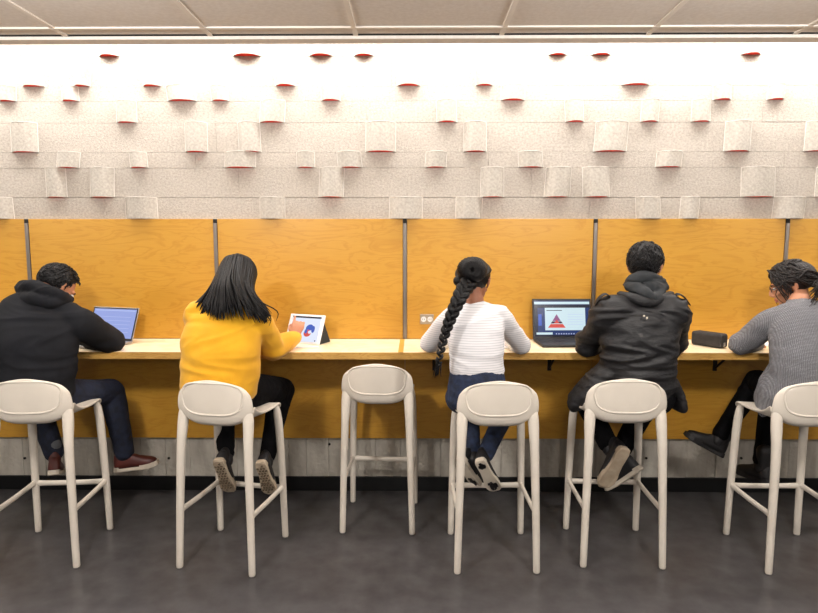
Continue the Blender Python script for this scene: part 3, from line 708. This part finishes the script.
shoe(r3, J['anL']+V((0,.02,0)), (.42,.36,-.82), (.62,.70,.36), .88, 'blackshoe', 'whitesole', 'patches')
# waistband and belt loop detail
bm = bmesh.new(); P_ = J['pelvis'].lerp(J['waist'], .45)
for k in range(33):
    pass
bm.free()
# ---- 4: black jacket
J = dict(pelvis=at(639,390,3.10), waist=at(638,362,3.06), chest=at(641,332,3.06), upper=at(643,312,3.10), neck=at(646,294,3.13),
    shL=at(609,311,3.05), shR=at(674,311,3.05), elL=at(587,343,3.22), elR=at(673,343,3.28), wrL=at(604,341,3.45), wrR=at(650,342,3.50),
    hipL=at(620,398,3.08), hipR=at(658,398,3.08), knL=at(583,396,3.40), knR=at(648,402,3.46), anL=at(609,446,3.18), anR=at(617,457,3.24),
    side_h=V((1,0,0)), side_s=V((1,.02,0)), H=hm(at(645,266,3.17), -.55, .25, 0, .98),
    handL=hd((-.15,.95,-.1),(0,0,1),1,c=.4), handR=hd((-.5,.8,-.1),(0,0,1),-1,c=.5))
def ex4(bm, J):
    q = lambda x, y, Y: mv(J, at(x, y, Y))
    # skirt of the coat spreading over and beside the seat
    loft(bm, [q(606,372,3.08), q(588,390,3.10), q(574,402,3.14)], [(.05,.09),(.055,.09),(.035,.07)], side=(1,0,-.4), n=16)
    loft(bm, [q(664,370,3.08), q(674,390,3.12), q(678,406,3.12)], [(.035,.09),(.03,.09),(.026,.08)], side=(1,0,0), n=16)
r4 = build('person in a black jacket with a grey hood typing on a laptop', J,
    dict(name='jacket', mat=M['jacket'], hemz=-.02, r=[(.180,.135),(.184,.130),(.196,.120),(.182,.100),(.085,.075)], arm=(.080,.074,.068,.060,.046), amp=.011, fx=(5,5,28), sm=26, extra=ex4),
    dict(name='trousers', sock=1, mat=M['blackpant'], hip=.165, hipd=.13, waist=.15, waistd=.12, th=.085, kn=.068, calf=.062, cuff=.050), M['skin'], 1.0, 4)
q = lambda x, y, Y: mv(J, at(x, y, Y))
hood(J, M['hood'], [q(628,284,3.16), q(634,280,3.10), q(646,277,3.07), q(659,281,3.11), q(665,287,3.17)], [q(629,287,3.10), q(640,289,3.04), q(652,298,3.01), q(662,290,3.08)], [q(640,286,3.12), q(650,288,3.08), q(657,287,3.12)],
     ([.018,.024,.026,.024,.016], [.018,.026,.028,.020], [.04,.05,.04]), par=r4, seed=8, amp=.009)
# second, black collar roll below the grey hood
bm = bmesh.new(); loft(bm, [q(620,294,3.10), q(633,298,3.03), q(648,302,3.0), q(662,298,3.04), q(671,294,3.12)], [.016,.024,.026,.024,.016], n=16, k=6); fuse('collar', bm, .005, M['jacket'], r4, 2, folds(.003, (14,14,30), 5))
for x, y, s in ((603,298,-1), (681,298,1)):
    bm = bmesh.new(); pts = [q(x-s*8, y, 3.05), q(x-s*3, y-4, 3.03), q(x+s*3, y-1, 3.04), q(x+s*8, y+6, 3.06)]
    loft(bm, pts, [(.016,.004)]*4, side=(0,1,.2), n=10, k=5); obj('epaulette', bm, M['jacket'], r4, smooth=True, label='looped shoulder strap')
bm = bmesh.new(); ell(bm, q(644,316,2.925), (.006,.003,.005), None, 12, 8); ell(bm, q(647,318,2.925), (.005,.003,.006), None, 12, 8); obj('logo_patch', bm, M['whitesole'], r4, label='tiny pale mark between the shoulders')
scalp(J['H'], M['hair'], r4, front=.7, low=-.045, puff=.013, tufts=480, tl=.032, seed=9, messy=.45)
shoe(r4, q(613,448,3.15), (-.30,.30,-.90), (0,.93,.33), 1.0, 'blackshoe', 'tansole', None)
shoe(r4, q(621,460,3.22), (-.55,.45,-.70), (-.50,.55,.70), .92, 'blackshoe', 'whitesole', None)
H = J['H']
def glasses(H, par):
    t = bmesh.new()
    for s in (-1, 1):
        pts = [H@V((s*.032+.019*math.cos(a), .100, .003+.015*math.sin(a))) for a in [2*PI*k/16 for k in range(17)]]
        loft(t, pts, [.0016]*17, n=6, k=1, caps=False)
        loft(t, [H@V((s*.052,.098,.006)), H@V((s*.074,.06,.008)), H@V((s*.080,-.005,.008))], [.0018]*3, n=6, k=3)
    loft(t, [H@V((-.013,.102,.006)), H@V((0,.106,.009)), H@V((.013,.102,.006))], [.0018]*3, n=6, k=3)
    obj('glasses', t, M['lens'], par, smooth=True)
glasses(H, r4)
# ---- 5: grey sweater
J = dict(pelvis=at(806,390,3.0), waist=at(808,366,2.99), chest=at(808,336,3.03), upper=at(805,318,3.07), neck=at(800,303,3.12),
    shL=at(773,320,3.12), shR=at(836,322,3.0), elL=at(741,344,3.27), elR=at(840,356,3.2), wrL=at(757,344,3.42), wrR=at(795,344,3.44),
    hipL=at(792,396,3.04), hipR=at(822,398,3.0), knL=at(757,381,3.42), knR=at(772,401,3.42), anL=at(719,437,3.38), anR=at(761,464,3.34),
    side_h=V((1,-.2,0)), side_s=V((1,-.25,0)), H=hm(at(792,285,3.22), 1.1, .32, 0, 1.0),
    handL=hd((.35,.8,-.15),(0,0,1),1,c=.6), handR=hd((-.55,.75,-.15),(0,0,1),-1,c=.6))
def ex5(bm, J):
    q = lambda x, y, Y: mv(J, at(x, y, Y))
    loft(bm, [q(786,370,3.02), q(772,390,3.05), q(762,402,3.10)], [(.07,.10),(.06,.11),(.035,.10)], side=(1,0,-.5), n=16)
r5 = build('person in a grey ribbed knit sweater and glasses at far right', J,
    dict(name='sweater', mat=M['knit'], hemz=-.03, low=.012, r=[(.175,.14),(.170,.13),(.175,.125),(.155,.105),(.072,.068)], arm=(.066,.064,.060,.054,.040), amp=.004, extra=ex5),
    dict(name='trousers', sock=1, mat=M['blackpant'], hip=.15, hipd=.13, waist=.14, waistd=.11, th=.082, kn=.064, calf=.056, cuff=.044), M['skin'], .92, 5)
H = J['H']; rnd = random.Random(21); q = lambda x, y, Y: mv(J, at(x, y, Y))
bm = bmesh.new()
ell(bm, (0,-.014,.030), (.078,.100,.086), H, 48, 32, lambda d: 1.12 if (d.y < .45+max(0,d.z)*.5 and d.z*.09 > -.06+max(0,d.y)*.2) else .88)
tie = V((0,-.135,.0))
for i in range(300):                                 # wavy hair pulled back to a low tail
    az = rnd.uniform(-2.2, 2.2); pol = rnd.uniform(.1, 1.3)
    a0y = rnd.uniform(-.075,.075); a0 = V((math.sin(az)*.03*rnd.random(), a0y, .030+.096*math.sqrt(max(.1, 1-((a0y+.014)/.112)**2))+rnd.uniform(0,.006)))
    k_ = rnd.uniform(1.0, 1.1); s_ = rnd.choice((-1, 1))
    m1 = V((s_*rnd.uniform(.02,.086)*k_, rnd.uniform(-.03,.05), rnd.uniform(.03,.09))); d_ = (m1-V((0,-.012,.03))); d_ = V((d_.x/.084, d_.y/.104, d_.z/.094)).normalized(); m1 = V((d_.x*.086*k_, -.012+d_.y*.106*k_, .03+d_.z*.096*k_))
    m2 = V((s_*rnd.uniform(.02,.075), -.085, rnd.uniform(-.03,.06)))
    strand(bm, [H@a0, H@m1, H@m2, H@(tie+V((rnd.uniform(-.02,.02),0,rnd.uniform(-.02,.02))))], .0056, rnd, wav=.010)
for i in range(30):                                  # loose strands by the face and ear
    s_ = 1 if i % 3 else -1; s_ = -s_
    x0 = -.070 if i % 3 else .072
    a0 = V((x0*.3, .06+rnd.uniform(-.02,.03), .108)); m1 = V((x0*1.12, .060+rnd.uniform(-.035,.03), .045)); m2 = V((x0*1.18, .055+rnd.uniform(-.05,.035), -.03)); e = V((x0*1.05+rnd.uniform(-.015,.015), .045+rnd.uniform(-.06,.05), -.10-rnd.uniform(0,.05)))
    strand(bm, [H@a0, H@m1, H@m2, H@e], rnd.uniform(.0018,.0034), rnd, wav=.012)
for i in range(110):                                 # tail of curls over the shoulder
    e = q(822+rnd.uniform(-14,22), 296+rnd.uniform(-10,12), 3.02+rnd.uniform(-.03,.05))
    strand(bm, [H@(tie+V((rnd.uniform(-.02,.02),0,rnd.uniform(-.015,.02)))), H@(tie+V((rnd.uniform(-.04,.04),-.05,rnd.uniform(-.03,.03)))), e.lerp(H@tie, .4)+V((0,-.02,.01)), e], .0045, rnd, wav=.012)
obj('hair', bm, M['hair_b'], r5, smooth=True)
bm = bmesh.new(); loft(bm, [H@(tie+V((0,.006,0))), H@(tie+V((0,-.012,0)))], [.026,.026], n=16, k=2); obj('hair_tie', bm, M['tansole'], r5, smooth=True, label='tan hair tie')
glasses(H, r5)
shoe(r5, J['anL']+V((.004,0,0)), (-.86,.10,.46), (.46,0,.86), .9, 'blackshoe', 'blackshoe', 'none', 'boot', True)
shoe(r5, J['anR']+V((0,0,.0)), (-.25,.95,-.08), (0,.08,1), .9, 'blackshoe', 'blackshoe', 'none', 'boot', True)
for r_, L_ in ((r2, None), (r3, None), (r4, None)):
    pass
# ------------------------------------------------------------------ things on the counter
M['scr_blue'] = emis('screen_lavender', srgb(150,165,225), 1.0); M['scr_line'] = emis('screen_line', srgb(185,198,240), 1.0)
M['scr_navy'] = emis('screen_navy', srgb(22,52,110), .9); M['scr_dark'] = emis('screen_dark', srgb(14,24,52), .8); M['scr_white'] = emis('screen_white', srgb(205,228,236), 1.0)
M['scr_red'] = emis('screen_red', srgb(214,76,66), 1.0); M['scr_purple'] = emis('screen_purple', srgb(140,78,130), 1.0); M['scr_mid'] = emis('screen_mid', srgb(64,28,60), 1.0); M['scr_pale'] = emis('screen_pale', srgb(214,222,240), 1.1)
M['scr_b2'] = emis('screen_heart_blue', srgb(50,90,190), 1.0)
def laptop(label, hinge, rz, w, d, hgt, lean, case, paint):
    t = thing('laptop', label, 'laptop', hinge, rz)
    bm = bmesh.new(); box(bm, -w/2, w/2, -d, 0, .002, .016); b = obj('base', bm, case, t, bevel=.004)
    bm = bmesh.new()
    for r in range(5):
        for k in range(14):
            x = -w/2+.02+k*(w-.04)/14; y = -.03-r*.021
            box(bm, x+.001, x+(w-.04)/14-.002, y-.018, y, .0158, .0175)
    obj('keyboard', bm, M['keys'], b)
    bm = bmesh.new(); box(bm, -.05, .05, -d+.012, -d+.075, .0158, .0165); obj('trackpad', bm, M['keys'], b)
    R = Matrix.Translation((0,-.004,.014)) @ Matrix.Rotation(-lean, 4, 'X')
    bm = bmesh.new(); box(bm, -w/2, w/2, 0, .007, 0, hgt, 0, R); lid = obj('lid', bm, case, t, bevel=.003)
    bm = bmesh.new(); box(bm, -w/2+.003, w/2-.003, -.0008, 0, .002, hgt-.003, 0, R); obj('bezel', bm, M['keys'], lid)
    bm = bmesh.new(); mats = []
    def rect(x0, z0, x1, z1, m, lvl):                 # fractions of the display
        if m not in mats: mats.append(m)
        mi = mats.index(m); X = lambda f: -w/2+.011+f*(w-.022); Z = lambda f: .016+f*(hgt-.028); y = -.0012-lvl*.0002
        quad(bm, [R@V((X(a), y, Z(c))) for a, c in ((x0,z0),(x1,z0),(x1,z1),(x0,z1))], mi)
    def poly(ps, m, lvl):
        if m not in mats: mats.append(m)
        X = lambda f: -w/2+.011+f*(w-.022); Z = lambda f: .016+f*(hgt-.028)
        quad(bm, [R@V((X(a), -.0012-lvl*.0002, Z(c))) for a, c in ps], mats.index(m))
    paint(rect, poly); me = obj('screen', bm, mats, lid)
    return t
def p1(rect, poly):
    rect(0,0,1,1,M['scr_blue'],0); rect(.03,.93,.97,.96,M['scr_line'],1)
    for k in range(5): rect(.1,.2+k*.13,.9,.212+k*.13,M['scr_line'],1)
def p2(rect, poly):
    rect(0,0,1,1,M['scr_navy'],0); rect(0,.90,1,.97,M['scr_white'],1); rect(0,.80,1,.88,M['scr_dark'],1); rect(0,0,.06,.9,M['scr_dark'],2)
    rect(.19,.17,.92,.80,M['scr_white'],3); rect(.22,.715,.5,.735,M['scr_dark'],4); rect(.07,.3,.13,.62,M['scr_b2'],1)
    poly([(.24,.24),(.56,.24),(.51,.345),(.29,.345)],M['scr_red'],4); poly([(.29,.36),(.51,.36),(.48,.42),(.32,.42)],M['scr_mid'],4)
    poly([(.325,.43),(.475,.43),(.40,.62)],M['scr_purple'],4); poly([(.35,.36),(.45,.36),(.40,.47)],M['scr_red'],5)
    for k in range(5): rect(.60,.33+k*.07,.88,.338+k*.07,M['scr_line'],4)
    rect(.03,.05,.32,.11,M['scr_white'],3); rect(0,0,1,.045,M['scr_dark'],2)
    for k in range(8): rect(.38+k*.045,.055,.40+k*.045,.085,M['scr_line'],3)
laptop('open laptop with a pale lavender screen in front of the hooded student', (at(111,337,3.62).x, 3.60, CT), -.28, .335, .22, .208, .36, M['silver'], p1)
laptop('open black laptop showing a red pyramid diagram beside the jacket student', (at(562.5,338,3.68).x, 3.68, CT), .04, .365, .235, .248, .20, M['keys'], p2)
# tablet in a folding case
w, h = .250, .184
tb = thing('tablet', 'white tablet leaning on its grey stand, showing a blue and red picture', 'tablet', (at(299.8,342,3.52).x, 3.57, CT+.0005), -.42)
R = Matrix.Rotation(-.42, 4, 'X')
bm = bmesh.new(); box(bm, -w/2, w/2, 0, .008, .001, h, 0, R); fr_ = obj('frame', bm, M['whitepaint'], tb, bevel=.004)
bm = bmesh.new(); mats = [M['scr_pale'], M['scr_dark'], M['scr_b2'], M['scr_red']]
def rc(x0, z0, x1, z1, mi, l): quad(bm, [R@V((-w/2+w*a, -.0006-l*.0002, h*c)) for a, c in ((x0,z0),(x1,z0),(x1,z1),(x0,z1))], mi)
rc(.09,.07,.91,.93,0,0); rc(.09,.87,.91,.93,1,1)
def blob(cx, cz, rx, rz, mi, l, rot=0):
    pts = []
    for k in range(16):
        a = 2*PI*k/16; x, z = rx*math.cos(a), rz*math.sin(a); pts.append(R@V((-w/2+w*cx+(x*math.cos(rot)-z*math.sin(rot)), -.0006-l*.0002, h*cz+(x*math.sin(rot)+z*math.cos(rot)))))
    quad(bm, pts, mi)
blob(.63,.55,.026,.020,2,1,.4); blob(.74,.50,.012,.022,2,2); blob(.60,.36,.026,.022,3,2,.3); blob(.66,.40,.012,.010,0,3); blob(.55,.42,.010,.014,2,3); rc(.84,.10,.87,.14,1,2)
obj('screen', bm, mats, fr_)
bm = bmesh.new(); T = R@V((0,.008,h*.72)); vs = [V((-w/2+.004,T.y+.002,T.z)), V((w/2-.004,T.y+.002,T.z)), V((w/2-.004,.125,.001)), V((-w/2+.004,.125,.001))]
a_ = [bm.verts.new(v) for v in vs]; b_ = [bm.verts.new(v+V((0,.004,.003))) for v in vs]
bm.faces.new(a_); bm.faces.new(b_[::-1]); [bm.faces.new((a_[i], a_[(i+1)%4], b_[(i+1)%4], b_[i])) for i in range(4)]
vs = [R@V((w/2-.003,.008,.004)), V((w/2-.004,T.y+.002,T.z)), V((w/2-.004,.125,.001))]
a_ = [bm.verts.new(v) for v in vs]; b_ = [bm.verts.new(v-V((.003,0,0))) for v in vs]
bm.faces.new(a_); bm.faces.new(b_[::-1]); [bm.faces.new((a_[i], a_[(i+1)%3], b_[(i+1)%3], b_[i])) for i in range(3)]
obj('stand_cover', bm, M['hood'], tb, label='grey folded stand cover')
bm = bmesh.new(); p0 = at(297,347,3.42); loft(bm, [V((p0.x,3.415,CT+.004)), V((p0.x+.12,3.43,CT+.004))], [.004,.004], n=10, k=3)
tag(obj('stylus', bm, M['whitepaint'], smooth=True), 'thin white stylus lying on the counter in front of the tablet', 'stylus')
# papers / notebook
def notebook(label, x, y, rz, w=.21, d=.28):
    t = thing('notebook', label, 'notebook', (x, y, CT), rz)
    for s in (-1, 1):
        bm = bmesh.new(); box(bm, min(0, s*w), max(0, s*w), -d/2, d/2, .001, .008); obj('page_block', bm, M['paper'], t, bevel=.002)
    bm = bmesh.new(); loft(bm, [(0,-d/2+.004,.008), (0,d/2-.004,.008)], [.003,.003], n=8, k=2); obj('spine', bm, M['silver'], t)
notebook('open white notebook in front of the student with the braid', at(486,343,3.55).x, 3.55, -.1)
p0 = at(785,345,3.5); bm = bmesh.new(); box(bm, -.10, .10, -.13, .13, .0008, .003)
o = obj('paper_sheet', bm, M['paper']); o.location = (p0.x, 3.52, CT); o.rotation_euler = (0,0,.3); tag(o, 'white paper sheet under the hands of the student in grey', 'paper')
# pencil case
pc = thing('pencil_case', 'boxy black zipped pencil case on the counter left of the grey sweater', 'pencil case', (at(713,345,3.46).x, 3.50, CT), -1.0)
bm = bmesh.new(); box(bm, -.098, .090, -.038, .038, .001, .084); obj('pouch', bm, M['pencil'], pc, bevel=.016)
bm = bmesh.new(); loft(bm, [(-.075,-.004,.083),(0,-.004,.0845),(.074,-.004,.083),(.0885,-.004,.066),(.089,-.004,.02)], [.0022]*5, n=6, k=3); z_ = obj('zip', bm, M['keys'], pc)
bm = bmesh.new(); box(bm, .088, .0915, -.012, .004, .012, .034); obj('zip_pull', bm, M['silver'], z_)
# ------------------------------------------------------------------ light
def area(name, loc, rot, sx, sy, p, col=(1,1,1), spread=None):
    l = bpy.data.lights.new(name, 'AREA'); l.shape = 'RECTANGLE'; l.size = sx; l.size_y = sy; l.energy = p; l.color = col
    if spread: l.spread = spread
    o = bpy.data.objects.new(name, l); C.objects.link(o); o.location = loc; o.rotation_euler = rot; return o
M['tube'] = emis('fluorescent', (1,.93,.86,1), 6)
for i in range(-4, 4):
    x = .55+i*1.22
    t = thing('cove_light', 'fluorescent cove fixture hidden above the ceiling edge', 'light fixture', (x, 3.42, 3.03), 0, 'hidden cove fixtures')
    bm = bmesh.new(); box(bm, -.59, .59, -.05, .05, 0, .05); obj('housing', bm, M['tee'], t)
area('cove_wash', (0, 3.46, 2.99), (math.radians(20), 0, 0), 10, .10, 165, (1,.96,.92))
for x, y, z, p, nm in ((-1.3,1.15,2.28,108,'left of'),(1.2,1.15,2.28,108,'right of'),(-3.7,1.1,2.28,55,'far left of'),(3.7,1.1,2.28,55,'far right of'),(0,-1.5,2.2,60,'behind')):  # unseen pendants, added so the room lights also spill onto the ceiling
    t = thing('added_pendant', 'unseen pendant light added to brighten the room and ceiling, %s the camera' % nm, 'lamp', (x, y, z), 0, 'added pendant lights')
    bm = bmesh.new(); loft(bm, [(0,0,.075), (0,0,CZ-z)], [.006,.006], n=8, k=2, caps=False); obj('rod', bm, M['darkmetal'], t)
    bm = bmesh.new(); loft(bm, [(0,0,.06), (0,0,.10)], [.035,.02], n=16, k=2); obj('cap', bm, M['darkmetal'], t)
    l = bpy.data.lights.new('added_pendant_light', 'POINT'); l.energy = p; l.color = (1,.96,.92); l.shadow_soft_size = .11
    o = bpy.data.objects.new('added_pendant_light', l); C.objects.link(o); o.location = (x, y, z)
w = bpy.data.worlds.new('world'); bpy.context.scene.world = w; w.use_nodes = True
w.node_tree.nodes['Background'].inputs[0].default_value = (1,.93,.86,1); w.node_tree.nodes['Background'].inputs[1].default_value = .2
sc_ = bpy.context.scene
sc_.view_settings.view_transform = 'Standard'; sc_.view_settings.look = 'None'; sc_.view_settings.exposure = 0.0; sc_.view_settings.gamma = 1
sc_.view_settings.use_curve_mapping = False
